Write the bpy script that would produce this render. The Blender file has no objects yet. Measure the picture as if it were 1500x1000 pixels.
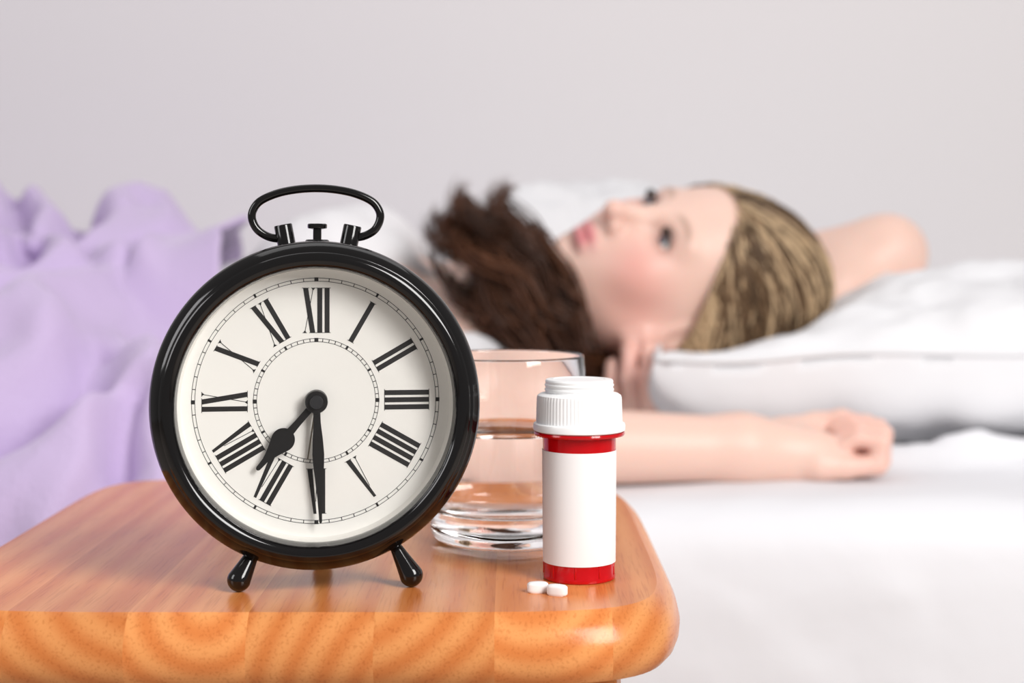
import bpy, bmesh, math, random
import numpy as np
from mathutils import Vector, Matrix

# ------------------------------------------------------------------ camera, world, lights
scene = bpy.context.scene
COL = scene.collection
CAM_Z = 0.156          # metres above the stool top (z = 0)
FPX = 2295.0           # focal length in pixels of the 1500 px wide frame
cam_data = bpy.data.cameras.new('camera')
cam_data.sensor_width = 36.0
cam_data.lens = FPX / 1500.0 * 36.0
cam_data.shift_y = -0.1
cam_data.clip_start = 0.01
cam_data.dof.use_dof = True
cam_data.dof.focus_distance = 0.700
cam_data.dof.aperture_fstop = 6.6
cam = bpy.data.objects.new('camera', cam_data)
cam.location = (0, 0, CAM_Z)
cam.rotation_euler = (math.radians(90), 0, 0)
COL.objects.link(cam)
scene.camera = cam

world = bpy.data.worlds.new('room_light')
world.use_nodes = True
world.node_tree.nodes['Background'].inputs[0].default_value = (1.0, 0.965, 0.97, 1)
world.node_tree.nodes['Background'].inputs[1].default_value = 0.27
scene.world = world

def area_light(name, loc, target, size_x, size_y, power, color=(1, 1, 1)):
    l = bpy.data.lights.new(name, 'AREA')
    l.shape = 'RECTANGLE'; l.size = size_x; l.size_y = size_y
    l.energy = power; l.color = color
    o = bpy.data.objects.new(name, l)
    o.location = loc
    o.rotation_euler = (Vector(target) - Vector(loc)).to_track_quat('-Z', 'Y').to_euler()
    COL.objects.link(o)
    return o
area_light('softbox_key', (1.15, -0.55, 1.10), (0.0, 1.0, 0.05), 0.75, 1.2, 52, (1, 0.98, 0.96))
area_light('softbox_fill', (-1.7, -0.1, 0.9), (-0.1, 1.1, 0.05), 0.7, 1.1, 13, (1, 0.99, 1.0))
area_light('added_overhead_fill', (0.1, 1.45, 1.95), (0.0, 1.75, 0.0), 2.2, 0.8, 8, (1, 0.99, 0.99))  # unseen area light, added to lift the wall, bed and person

scene.view_settings.view_transform = 'Standard'
scene.view_settings.look = 'None'
scene.view_settings.exposure = 0.0
scene.view_settings.gamma = 1.0
scene.view_settings.use_curve_mapping = False

# ------------------------------------------------------------------ helpers
rng = np.random.RandomState(7)
random.seed(7)

def mat(name, color=(0.8, 0.8, 0.8), rough=0.5, **kw):
    m = bpy.data.materials.new(name); m.use_nodes = True
    b = m.node_tree.nodes['Principled BSDF']
    b.inputs['Base Color'].default_value = (*color, 1)
    b.inputs['Roughness'].default_value = rough
    for k, v in kw.items():
        b.inputs[k.replace('_', ' ')].default_value = v
    return m

def bsdf(m): return m.node_tree.nodes['Principled BSDF']

def add_noise_bump(m, scale, strength, dist=0.001, detail=3.0, stretch=(1, 1, 1)):
    nt = m.node_tree
    tc = nt.nodes.new('ShaderNodeTexCoord'); mp = nt.nodes.new('ShaderNodeMapping')
    mp.inputs['Scale'].default_value = stretch
    n = nt.nodes.new('ShaderNodeTexNoise'); n.inputs['Scale'].default_value = scale; n.inputs['Detail'].default_value = detail
    b = nt.nodes.new('ShaderNodeBump'); b.inputs['Strength'].default_value = strength; b.inputs['Distance'].default_value = dist
    nt.links.new(tc.outputs['Object'], mp.inputs['Vector']); nt.links.new(mp.outputs['Vector'], n.inputs['Vector'])
    nt.links.new(n.outputs['Fac'], b.inputs['Height']); nt.links.new(b.outputs['Normal'], bsdf(m).inputs['Normal'])

def link_mesh(name, me, material=None, parent=None, smooth=True, angle=None):
    o = bpy.data.objects.new(name, me)
    COL.objects.link(o)
    if material: me.materials.append(material)
    if smooth:
        me.polygons.foreach_set('use_smooth', [True] * len(me.polygons))
        if angle is not None: me.set_sharp_from_angle(angle=math.radians(angle))
    if parent: o.parent = parent
    return o

def pydata(name, verts, faces, material=None, parent=None, smooth=True, angle=None):
    me = bpy.data.meshes.new(name)
    me.from_pydata([tuple(map(float, v)) for v in verts], [], [tuple(map(int, f)) for f in faces])
    me.update()
    return link_mesh(name, me, material, parent, smooth, angle)

def np_mesh(name, V, Q, material=None, parent=None, smooth=True, angle=None):
    """fast mesh from numpy verts and quads"""
    me = bpy.data.meshes.new(name)
    V = np.asarray(V, np.float32); Q = np.asarray(Q, np.int32)
    me.vertices.add(len(V)); me.vertices.foreach_set('co', V.ravel())
    n = Q.shape[1]
    me.loops.add(Q.size); me.loops.foreach_set('vertex_index', Q.ravel())
    me.polygons.add(len(Q)); me.polygons.foreach_set('loop_start', np.arange(0, Q.size, n, dtype=np.int32))
    me.update(calc_edges=True); me.validate()
    return link_mesh(name, me, material, parent, smooth, angle)

def lathe(name, prof, seg=96, material=None, parent=None, angle=35, closed=False, rfun=None):
    """revolve (r, z) around local Z. closed: profile loops back to its start"""
    V, F = [], []
    for r, z in prof:
        for k in range(seg):
            a = 2 * math.pi * k / seg
            rr = r if rfun is None else rfun(r, z, a)
            V.append((rr * math.cos(a), rr * math.sin(a), z))
    n = len(prof)
    for i in range(n if closed else n - 1):
        j = (i + 1) % n
        for k in range(seg):
            l = (k + 1) % seg
            F.append((i * seg + k, i * seg + l, j * seg + l, j * seg + k))
    if not closed:
        if prof[0][0] > 1e-6: F.append(tuple(range(seg))[::-1])
        if prof[-1][0] > 1e-6: F.append(tuple((n - 1) * seg + k for k in range(seg)))
    o = pydata(name, V, F, material, parent, True, angle)
    bm = bmesh.new(); bm.from_mesh(o.data)
    bmesh.ops.remove_doubles(bm, verts=bm.verts, dist=1e-7)
    bmesh.ops.recalc_face_normals(bm, faces=bm.faces)
    bm.to_mesh(o.data); bm.free()
    o.data.set_sharp_from_angle(angle=math.radians(angle))
    return o

def frames(P):
    P = np.asarray(P, float)
    T = np.gradient(P, axis=0); T /= np.linalg.norm(T, axis=1)[:, None] + 1e-12
    up = np.array([0, 0, 1.0]) if abs(T[0][2]) < 0.9 else np.array([1.0, 0, 0])
    N = np.zeros_like(P); n = up - T[0] * up.dot(T[0]); n /= np.linalg.norm(n); N[0] = n
    for i in range(1, len(P)):
        n = N[i - 1] - T[i] * N[i - 1].dot(T[i]); N[i] = n / (np.linalg.norm(n) + 1e-12)
    return P, T, N, np.cross(T, N)

def tube_data(P, R, seg=12):
    P, T, N, B = frames(P); R = np.broadcast_to(np.asarray(R, float), (len(P),))
    a = np.arange(seg) * 2 * math.pi / seg
    V = P[:, None, :] + R[:, None, None] * (np.cos(a)[None, :, None] * N[:, None, :] + np.sin(a)[None, :, None] * B[:, None, :])
    V = V.reshape(-1, 3); F = []
    for i in range(len(P) - 1):
        for k in range(seg):
            l = (k + 1) % seg
            F.append((i * seg + k, i * seg + l, (i + 1) * seg + l, (i + 1) * seg + k))
    F.append(tuple(range(seg))[::-1]); F.append(tuple((len(P) - 1) * seg + k for k in range(seg)))
    return V, F

def tube(name, P, R, seg=16, material=None, parent=None, angle=50):
    V, F = tube_data(P, R, seg)
    return pydata(name, V, F, material, parent, True, angle)

def empty(name, loc, rot=(0, 0, 0)):
    o = bpy.data.objects.new(name, None); o.location = loc; o.rotation_euler = rot
    o.empty_display_size = 0.02
    COL.objects.link(o); return o

def tag(o, label, cat, group=None):
    o['label'] = label; o['category'] = cat
    if group: o['group'] = group
    return o

def catmull(P, n):
    P = np.asarray(P, float); m = len(P)
    t = np.linspace(0, m - 1, n); i = np.clip(t.astype(int), 0, m - 2); u = (t - i)[:, None]
    p1 = P[i]; p2 = P[i + 1]; p0 = P[np.maximum(i - 1, 0)]; p3 = P[np.minimum(i + 2, m - 1)]
    return 0.5 * (2 * p1 + (p2 - p0) * u + (2 * p0 - 5 * p1 + 4 * p2 - p3) * u ** 2 + (3 * p1 - p0 - 3 * p2 + p3) * u ** 3)

def vnoise(X, Y, seed=0):
    """smooth 2D value noise in numpy, about -1..1"""
    r = np.random.RandomState(seed).rand(64, 64) * 2 - 1
    xi = np.floor(X).astype(int); yi = np.floor(Y).astype(int)
    fx = X - xi; fy = Y - yi; fx = fx * fx * (3 - 2 * fx); fy = fy * fy * (3 - 2 * fy)
    g = lambda a, b: r[a % 64, b % 64]
    return (g(xi, yi) * (1 - fx) + g(xi + 1, yi) * fx) * (1 - fy) + (g(xi, yi + 1) * (1 - fx) + g(xi + 1, yi + 1) * fx) * fy

def fbm(X, Y, seed=0, octv=3):
    s = 0; a = 1.0
    for k in range(octv):
        s = s + a * vnoise(X * 2 ** k + 13.7 * k, Y * 2 ** k + 5.1 * k, seed + k); a *= 0.5
    return s

def grid_quads(nu, nv):
    I, J = np.meshgrid(np.arange(nu - 1), np.arange(nv - 1), indexing='ij')
    a = (I * nv + J).ravel()
    return np.stack([a, a + nv, a + nv + 1, a + 1], 1)

# --- signed-distance modelling for the body, clothes and hair volumes
class Field:
    def __init__(s, xs, ys, zs):
        s.ax = [np.asarray(a, np.float64) for a in (xs, ys, zs)]
        s.F = np.ones([len(a) for a in s.ax], np.float32)
    def _win(s, lo, hi):
        sl = []
        for a, l, h in zip(s.ax, lo, hi):
            i0 = int(np.searchsorted(a, l)); i1 = int(np.searchsorted(a, h))
            if i1 - i0 < 1: return None, None
            sl.append(slice(i0, i1))
        sl = tuple(sl)
        return sl, np.stack(np.meshgrid(s.ax[0][sl[0]], s.ax[1][sl[1]], s.ax[2][sl[2]], indexing='ij'), -1)
    def comb(s, sl, d, k, op):
        a = s.F[sl]; d = d.astype(np.float32)
        if op == 'add':
            h = np.maximum(k - np.abs(a - d), 0) / k
            s.F[sl] = np.minimum(a, d) - h * h * k * 0.25
        else:
            d = -d; h = np.maximum(k - np.abs(a - d), 0) / k
            s.F[sl] = np.maximum(a, d) + h * h * k * 0.25
    def ell(s, c, r, k=0.02, fr=None, op='add'):
        c = np.asarray(c, float); r = np.asarray(r, float); m = r.max() + k + 0.012
        sl, P = s._win(c - m, c + m)
        if sl is None: return
        p = P - c
        if fr is not None: p = p @ np.asarray(fr, float).T
        k0 = np.sqrt(((p / r) ** 2).sum(-1)); k1 = np.sqrt(((p / (r * r)) ** 2).sum(-1)) + 1e-9
        s.comb(sl, k0 * (k0 - 1) / k1, k, op)
    def cone(s, a, b, r1, r2, k=0.02, op='add'):
        a = np.asarray(a, float); b = np.asarray(b, float); m = max(r1, r2) + k + 0.012
        sl, P = s._win(np.minimum(a, b) - m, np.maximum(a, b) + m)
        if sl is None: return
        ba = b - a; t = np.clip(((P - a) @ ba) / ba.dot(ba), 0, 1)
        d = np.linalg.norm(P - a - t[..., None] * ba, axis=-1) - (r1 + (r2 - r1) * t)
        s.comb(sl, d, k, op)
    def chain(s, pts, rad, k=0.01, k0=None):
        for i in range(len(pts) - 1):
            s.cone(pts[i], pts[i + 1], rad[i], rad[i + 1], (k0 or k) if i == 0 else k)
    def mesh(s):
        F = s.F; S = F < 0; nx, ny, nz = F.shape
        cnt = np.zeros((nx - 1, ny - 1, nz - 1), np.int8)
        for i in (0, 1):
            for j in (0, 1):
                for k in (0, 1):
                    cnt += S[i:nx - 1 + i, j:ny - 1 + j, k:nz - 1 + k]
        act = (cnt > 0) & (cnt < 8)
        I, J, K = np.nonzero(act); n = len(I)
        idx = np.full(act.shape, -1, np.int32); idx[I, J, K] = np.arange(n)
        acc = np.zeros((n, 3)); num = np.zeros(n)
        X, Y, Z = s.ax
        C = [(i, j, k) for i in (0, 1) for j in (0, 1) for k in (0, 1)]
        for a in C:
            for b in C:
                if sum(b) - sum(a) == 1 and all(q >= p for p, q in zip(a, b)):
                    fa = F[I + a[0], J + a[1], K + a[2]].astype(float); fb = F[I + b[0], J + b[1], K + b[2]].astype(float)
                    c = (fa < 0) != (fb < 0)
                    t = np.where(c, np.clip(fa / np.where(np.abs(fa - fb) < 1e-12, 1, fa - fb), 0, 1), 0)
                    pa = np.stack([X[I + a[0]], Y[J + a[1]], Z[K + a[2]]], 1); pb = np.stack([X[I + b[0]], Y[J + b[1]], Z[K + b[2]]], 1)
                    acc += np.where(c[:, None], pa + t[:, None] * (pb - pa), 0); num += c
        V = acc / num[:, None]; Q = []
        def quads(sg, c1, c2, c3, c4, flip):
            q = np.stack([c1, c2, c3, c4], 1); ok = (q >= 0).all(1); q = q[ok]; f = (sg[ok] != flip)
            q[f] = q[f][:, ::-1]; Q.append(q)
        e = S[:-1, 1:-1, 1:-1] != S[1:, 1:-1, 1:-1]; i, j, k = np.nonzero(e); j += 1; k += 1
        quads(S[i, j, k], idx[i, j - 1, k - 1], idx[i, j, k - 1], idx[i, j, k], idx[i, j - 1, k], False)
        e = S[1:-1, :-1, 1:-1] != S[1:-1, 1:, 1:-1]; i, j, k = np.nonzero(e); i += 1; k += 1
        quads(S[i, j, k], idx[i - 1, j, k - 1], idx[i, j, k - 1], idx[i, j, k], idx[i - 1, j, k], True)
        e = S[1:-1, 1:-1, :-1] != S[1:-1, 1:-1, 1:]; i, j, k = np.nonzero(e); i += 1; j += 1
        quads(S[i, j, k], idx[i - 1, j - 1, k], idx[i, j - 1, k], idx[i, j, k], idx[i - 1, j, k], False)
        Q = np.concatenate(Q)[:, ::-1]
        return V, Q

def relax(V, Q, it=2, f=0.5):
    n = len(V); E = np.concatenate([Q[:, [0, 1]], Q[:, [1, 2]], Q[:, [2, 3]], Q[:, [3, 0]]])
    for _ in range(it):
        deg = np.bincount(E.ravel(), minlength=n)
        S = np.zeros_like(V)
        for c in range(3):
            S[:, c] = np.bincount(E[:, 0], V[E[:, 1], c], n) + np.bincount(E[:, 1], V[E[:, 0], c], n)
        V = V + f * (S / np.maximum(deg, 1)[:, None] - V)
    return V

def axis(*seg):
    """non-uniform grid axis: axis(start, (end, step), (end, step) ...)"""
    out = [seg[0]]
    for e, st in seg[1:]:
        n = max(1, int(round((e - out[-1]) / st))); out += list(np.linspace(out[-1], e, n + 1)[1:])
    return np.array(out)

def set_colors(o, C):
    at = o.data.color_attributes.new('tint', 'FLOAT_COLOR', 'POINT')
    C4 = np.ones((len(C), 4), np.float32); C4[:, :3] = C
    at.data.foreach_set('color', C4.ravel())

def tint_to_base(m):
    nt = m.node_tree; a = nt.nodes.new('ShaderNodeVertexColor'); a.layer_name = 'tint'
    nt.links.new(a.outputs['Color'], bsdf(m).inputs['Base Color'])

def px(x, y, d):
    """the world point at depth d behind a pixel of the photograph's plan"""
    return np.array([(x - 750) * d / FPX, d, CAM_Z - (y - 350) * d / FPX])

# ------------------------------------------------------------------ the setting
FLOOR_Z = -0.46
def box(name, lo, hi, material, parent=None, bevel=0.0, seg=3):
    bm = bmesh.new(); bmesh.ops.create_cube(bm, size=1)
    for v in bm.verts:
        v.co = [(l + h) / 2 + c * (h - l) for l, h, c in zip(lo, hi, v.co)]
    if bevel: bmesh.ops.bevel(bm, geom=bm.edges[:], offset=bevel, segments=seg, affect='EDGES', profile=0.5)
    me = bpy.data.meshes.new(name); bm.to_mesh(me); bm.free()
    return link_mesh(name, me, material, parent, True, 40)

m_wall = mat('painted_wall', (0.74, 0.715, 0.728), 0.8); add_noise_bump(m_wall, 160, 0.08, 0.0005)
m_floor = mat('floor_carpet', (0.45, 0.40, 0.36), 0.9); add_noise_bump(m_floor, 400, 0.4, 0.002)
w = box('wall_back', (-3.0, 2.22, FLOOR_Z - 0.02), (3.0, 2.32, 2.1), m_wall); w['kind'] = 'structure'
f = box('floor', (-3.0, -1.5, FLOOR_Z - 0.1), (3.0, 2.22, FLOOR_Z), m_floor); f['kind'] = 'structure'
b = box('baseboard_back', (-3.0, 2.205, FLOOR_Z), (3.0, 2.22, FLOOR_Z + 0.09), mat('baseboard_paint', (0.8, 0.79, 0.78), 0.4), bevel=0.004); b['kind'] = 'structure'

# ------------------------------------------------------------------ wooden stool
SCX, SCY, SA, SB = -0.096, 0.8375, 0.174, 0.1925
def stool_outline(n=220):
    pts = []
    for k in range(n):
        t = 2 * math.pi * k / n
        c, s_ = math.cos(t), math.sin(t)
        right, far = c > 0, s_ > 0
        e = {(1, 1): 5.0, (1, 0): 6.5, (0, 1): 7.0, (0, 0): 6.5}[(int(right), int(far))]
        r = (abs(c) ** e + abs(s_) ** e) ** (-1 / e)
        pts.append((SCX + SA * c * r, SCY + SB * s_ * r))
    P = np.array(pts)
    # even spacing
    Pc = np.vstack([P, P[:1]]); L = np.r_[0, np.cumsum(np.linalg.norm(np.diff(Pc, axis=0), axis=1))]
    u = np.linspace(0, L[-1], n, endpoint=False)
    return np.stack([np.interp(u, L, Pc[:, 0]), np.interp(u, L, Pc[:, 1])], 1)
m_wood = bpy.data.materials.new('varnished_beech'); m_wood.use_nodes = True
nt = m_wood.node_tree; N = nt.nodes; Lk = nt.links; pb = bsdf(m_wood)
tc = N.new('ShaderNodeTexCoord'); oi = N.new('ShaderNodeObjectInfo'); sc = N.new('ShaderNodeSeparateColor')
Lk.new(oi.outputs['Color'], sc.inputs[0])
off = N.new('ShaderNodeCombineXYZ')      # each stave is cut from another place of the trunk
mth = N.new('ShaderNodeMath'); mth.operation = 'MULTIPLY_ADD'; mth.inputs[1].default_value = 0.4; mth.inputs[2].default_value = -0.2
mtz = N.new('ShaderNodeMath'); mtz.operation = 'MULTIPLY_ADD'; mtz.inputs[1].default_value = 0.16; mtz.inputs[2].default_value = -0.54
Lk.new(sc.outputs[0], mth.inputs[0]); Lk.new(sc.outputs[1], mtz.inputs[0])
Lk.new(mth.outputs[0], off.inputs[0]); Lk.new(mtz.outputs[0], off.inputs[2])
add = N.new('ShaderNodeVectorMath'); add.operation = 'ADD'
Lk.new(tc.outputs['Object'], add.inputs[0]); Lk.new(off.outputs[0], add.inputs[1])
mp = N.new('ShaderNodeMapping'); mp.inputs['Scale'].default_value = (1, 0.06, 1); Lk.new(add.outputs[0], mp.inputs[0])
wav = N.new('ShaderNodeTexWave'); wav.wave_type = 'RINGS'; wav.rings_direction = 'Y'
wav.inputs['Scale'].default_value = 24; wav.inputs['Distortion'].default_value = 2.2; wav.inputs['Detail'].default_value = 3; wav.inputs['Detail Scale'].default_value = 0.6
Lk.new(mp.outputs[0], wav.inputs['Vector'])
mp2 = N.new('ShaderNodeMapping'); mp2.inputs['Scale'].default_value = (900, 35, 900); Lk.new(add.outputs[0], mp2.inputs[0])
flk = N.new('ShaderNodeTexNoise'); flk.inputs['Scale'].default_value = 1.0; flk.inputs['Detail'].default_value = 2; Lk.new(mp2.outputs[0], flk.inputs['Vector'])
blot = N.new('ShaderNodeTexNoise'); blot.inputs['Scale'].default_value = 9; blot.inputs['Detail'].default_value = 3; Lk.new(add.outputs[0], blot.inputs['Vector'])
r1 = N.new('ShaderNodeValToRGB'); r1.color_ramp.elements[0].color = (0.68, 0.215, 0.056, 1); r1.color_ramp.elements[1].color = (0.80, 0.325, 0.105, 1)
Lk.new(wav.outputs['Fac'], r1.inputs[0])
r2 = N.new('ShaderNodeValToRGB'); r2.color_ramp.elements[0].position = 0.30; r2.color_ramp.elements[0].color = (0.72, 0.60, 0.50, 1); r2.color_ramp.elements[1].position = 0.48; r2.color_ramp.elements[1].color = (1, 1, 1, 1)
Lk.new(flk.outputs['Fac'], r2.inputs[0])
mx = N.new('ShaderNodeMix'); mx.data_type = 'RGBA'; mx.blend_type = 'MULTIPLY'; mx.inputs[0].default_value = 0.55
Lk.new(r1.outputs[0], mx.inputs[6]); Lk.new(r2.outputs[0], mx.inputs[7])
hs = N.new('ShaderNodeHueSaturation'); Lk.new(mx.outputs[2], hs.inputs['Color'])
val = N.new('ShaderNodeMath'); val.operation = 'MULTIPLY_ADD'; val.inputs[1].default_value = 0.62; val.inputs[2].default_value = 0.60
vm = N.new('ShaderNodeMath'); vm.operation = 'MULTIPLY_ADD'; vm.inputs[1].default_value = 0.5
Lk.new(blot.outputs['Fac'], vm.inputs[0]); Lk.new(sc.outputs[2], vm.inputs[2]); Lk.new(vm.outputs[0], val.inputs[0]); Lk.new(val.outputs[0], hs.inputs['Value'])
Lk.new(hs.outputs[0], pb.inputs['Base Color'])
pb.inputs['Roughness'].default_value = 0.24; pb.inputs['IOR'].default_value = 1.36
bp = N.new('ShaderNodeBump'); bp.inputs['Strength'].default_value = 0.12; bp.inputs['Distance'].default_value = 0.0004
Lk.new(flk.outputs['Fac'], bp.inputs['Height']); Lk.new(bp.outputs[0], pb.inputs['Normal'])

stool = tag(empty('wooden_stool', (SCX, SCY, FLOOR_Z)), 'varnished orange-brown wooden stool with rounded seat carrying the alarm clock', 'stool')
O = stool_outline(); nO = len(O)
Tn = np.roll(O, -1, 0) - np.roll(O, 1, 0); Tn /= np.linalg.norm(Tn, axis=1)[:, None]
Nn = np.stack([Tn[:, 1], -Tn[:, 0]], 1)      # outward
prof = [(0.0105, 0.0), (0.0070, -0.0022), (0.0036, -0.0055), (0.0012, -0.0098), (0.0, -0.0145), (0.0004, -0.0190), (0.0022, -0.0232), (0.0055, -0.0264), (0.0105, -0.0280)]
sv, sf = [], []
for ins, z in [(i_, z_ * 1.11) for i_, z_ in prof]:
    for p, n_ in zip(O, Nn): sv.append((p[0] - n_[0] * ins, p[1] - n_[1] * ins, z))
for i in range(len(prof) - 1):
    for k in range(nO):
        l = (k + 1) % nO; sf.append((i * nO + k, (i + 1) * nO + k, (i + 1) * nO + l, i * nO + l))
sf.append(tuple(range(nO))); sf.append(tuple((len(prof) - 1) * nO + k for k in range(nO))[::-1])
seat_bm = bmesh.new(); vs = [seat_bm.verts.new(v) for v in sv]
for q in sf: seat_bm.faces.new([vs[i] for i in q])
bmesh.ops.recalc_face_normals(seat_bm, faces=seat_bm.faces)
cuts = [-1, -0.2115, -0.1605, -0.1100, -0.0573, -0.0073, 0.0422, 1]
stave_col = [(0.70, 0.10, 0.35), (0.60, 0.15, 0.18), (0.58, 0.47, 0.34), (0.30, 0.80, 0.22), (0.45, 0.25, 0.16), (0.24, 0.35, 0.36), (0.30, 0.1, 0.18)]
for i in range(7):
    bm = seat_bm.copy()
    for x, sgn in ((cuts[i], -1), (cuts[i + 1], 1)):
        if abs(x) > 0.9: continue
        g = bm.verts[:] + bm.edges[:] + bm.faces[:]
        r = bmesh.ops.bisect_plane(bm, geom=g, plane_co=(x, 0, 0), plane_no=(sgn, 0, 0), clear_outer=True)
        e = [q for q in r['geom_cut'] if isinstance(q, bmesh.types.BMEdge)]
        bmesh.ops.holes_fill(bm, edges=e)
    bmesh.ops.translate(bm, verts=bm.verts, vec=(-SCX, -SCY, -FLOOR_Z))
    me = bpy.data.meshes.new('seat_stave'); bm.to_mesh(me); bm.free()
    o = link_mesh('seat_stave', me, m_wood, stool, True, 26); o.color = (*stave_col[i], 1)
seat_bm.free()
for sx in (-1, 1):
    for sy in (-1, 1):
        lx, ly = sx * 0.130, sy * 0.135
        V = []
        for z, gx, gy, hw in ((FLOOR_Z, lx + sx * 0.018, ly + sy * 0.018, 0.0115), (-0.24, lx + sx * 0.008, ly + sy * 0.008, 0.0150), (-0.030, lx, ly, 0.0140)):
            for a in range(16):
                t = 2 * math.pi * a / 16; c, s_ = math.cos(t), math.sin(t); r = (abs(c) ** 4 + abs(s_) ** 4) ** -0.25
                V.append((gx + hw * c * r, gy + hw * s_ * r, z - FLOOR_Z))
        F = [(i * 16 + k, i * 16 + (k + 1) % 16, (i + 1) * 16 + (k + 1) % 16, (i + 1) * 16 + k) for i in range(2) for k in range(16)]
        F += [tuple(range(16))[::-1], tuple(32 + k for k in range(16))]
        o = pydata('leg', V, F, m_wood, stool, True, 40); o.color = (0.3, 0.4, 0.1, 1)
for sy in (-1, 1):
    o = box('stretcher', (-0.135, sy * 0.143 - 0.008, 0.16), (0.135, sy * 0.143 + 0.008, 0.185), m_wood, stool, 0.004); o.color = (0.3, 0.4, 0.1, 1)

# ------------------------------------------------------------------ alarm clock
m_black = mat('black_enamel', (0.004, 0.0035, 0.0035), 0.10)
m_cream = mat('cream_dial', (0.96, 0.94, 0.89), 0.55)
m_print = mat('black_print', (0.018, 0.016, 0.016), 0.5)
m_hand = mat('black_hands', (0.012, 0.011, 0.011), 0.35)
m_alarm = mat('grey_brass_hand', (0.24, 0.20, 0.15), 0.4)
m_crystal = bpy.data.materials.new('clock_crystal'); m_crystal.use_nodes = True
nt = m_crystal.node_tree; nt.nodes.clear()
out = nt.nodes.new('ShaderNodeOutputMaterial'); ms = nt.nodes.new('ShaderNodeMixShader'); tr = nt.nodes.new('ShaderNodeBsdfTransparent'); gl = nt.nodes.new('ShaderNodeBsdfGlossy'); fr = nt.nodes.new('ShaderNodeFresnel')
fr.inputs[0].default_value = 1.25; gl.inputs['Roughness'].default_value = 0.02
nt.links.new(fr.outputs[0], ms.inputs[0]); nt.links.new(tr.outputs[0], ms.inputs[1]); nt.links.new(gl.outputs[0], ms.inputs[2]); nt.links.new(ms.outputs[0], out.inputs[0])

CY = 0.694
CS = 1.003
ccx, ccz = (458.5 - 750) * CY / FPX, (CAM_Z - (594.5 - 350) * CY / FPX) / CS
clock = tag(empty('alarm_clock', (ccx, CY + 0.012, 0.0), (0, 0, math.radians(7.2))), 'round black alarm clock with cream Roman numeral dial and top handle', 'clock')
clock.scale = (CS, CS, CS)
S1 = 0.305e-3        # metres per photo pixel on the bezel plane
# local frame: x right, z up, front is -y. pieces are made in (x, z) with y = depth, centre at height ccz
def lathe_clock(name, prof, material, seg=128, angle=35, closed=False, parent=clock, at=(0, 0)):
    """profile (r, y) around the local Y axis"""
    o = lathe(name, [(r, y) for r, y in prof], seg, material, None, angle, closed)
    o.data.transform(Matrix.Rotation(math.radians(-90), 4, 'X'))     # z -> +y
    o.data.transform(Matrix.Translation((at[0], -0.012, ccz + at[1])))
    o.parent = parent
    return o
lathe_clock('case', [(0.0, 0.046), (0.052, 0.046), (0.062, 0.043), (0.0685, 0.036), (0.0700, 0.028), (0.0700, 0.006), (0.0640, 0.006), (0.0640, 0.019), (0.0, 0.019)], m_black)
bz = [(0.0700, 0.0075), (0.0722, 0.0070), (0.0729, 0.0055), (0.0729, 0.0030), (0.0726, 0.0010), (0.0716, -0.0008), (0.0698, -0.0028), (0.0682, -0.0042), (0.0676, -0.0044)]
for k in range(13):
    a = math.radians(30 + 12.5 * k); bz.append((0.0648 + 0.0036 * math.cos(a), -0.0040 - 0.0036 * math.sin(a) * 0.95))
bz += [(0.0610, -0.0015), (0.0606, 0.0010), (0.0608, 0.0040), (0.0640, 0.0070)]
lathe_clock('bezel', bz, m_black, 160, 28, True)
lathe_clock('crystal', [(0.0, 0.0022), (0.0604, 0.0022)], m_crystal, 96)
dial = lathe_clock('dial', [(0.0, 0.0120), (0.0585, 0.0120), (0.0600, 0.0115), (0.0606, 0.0098), (0.0612, 0.0046), (0.0622, 0.0046), (0.0622, 0.0160), (0.0, 0.0160)], m_cream, 128, 40)
DY = 0.0120          # dial plane
DS = 0.3075e-3       # metres per photo pixel on the dial plane
DCZ = ccz + 1.1e-3   # the dial print is centred a touch higher
def flat(name, polys, y0, thick, material, parent, origin=(0, DCZ)):
    """raised flat pieces: polys in metres (x, z), front at y0 - thick"""
    bm = bmesh.new()
    for P in polys:
        P = [(p[0] + origin[0], p[1] + origin[1]) for p in P]
        fr_ = [bm.verts.new((x, -0.012 + y0 - thick, z)) for x, z in P]; bk = [bm.verts.new((x, -0.012 + y0, z)) for x, z in P]
        bm.faces.new(fr_); bm.faces.new(bk[::-1])
        for i in range(len(P)):
            j = (i + 1) % len(P); bm.faces.new((fr_[j], fr_[i], bk[i], bk[j]))
    bmesh.ops.recalc_face_normals(bm, faces=bm.faces)
    me = bpy.data.meshes.new(name); bm.to_mesh(me); bm.free()
    return link_mesh(name, me, material, parent, False)
def bar(x0, z0, x1, z1, w0, w1=None, flatcap=True):
    """stroke from top (x0,z0) to bottom (x1,z1), horizontal width w"""
    w1 = w0 if w1 is None else w1
    return [(x0 - w0 / 2, z0), (x0 + w0 / 2, z0), (x1 + w1 / 2, z1), (x1 - w1 / 2, z1)]
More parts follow.
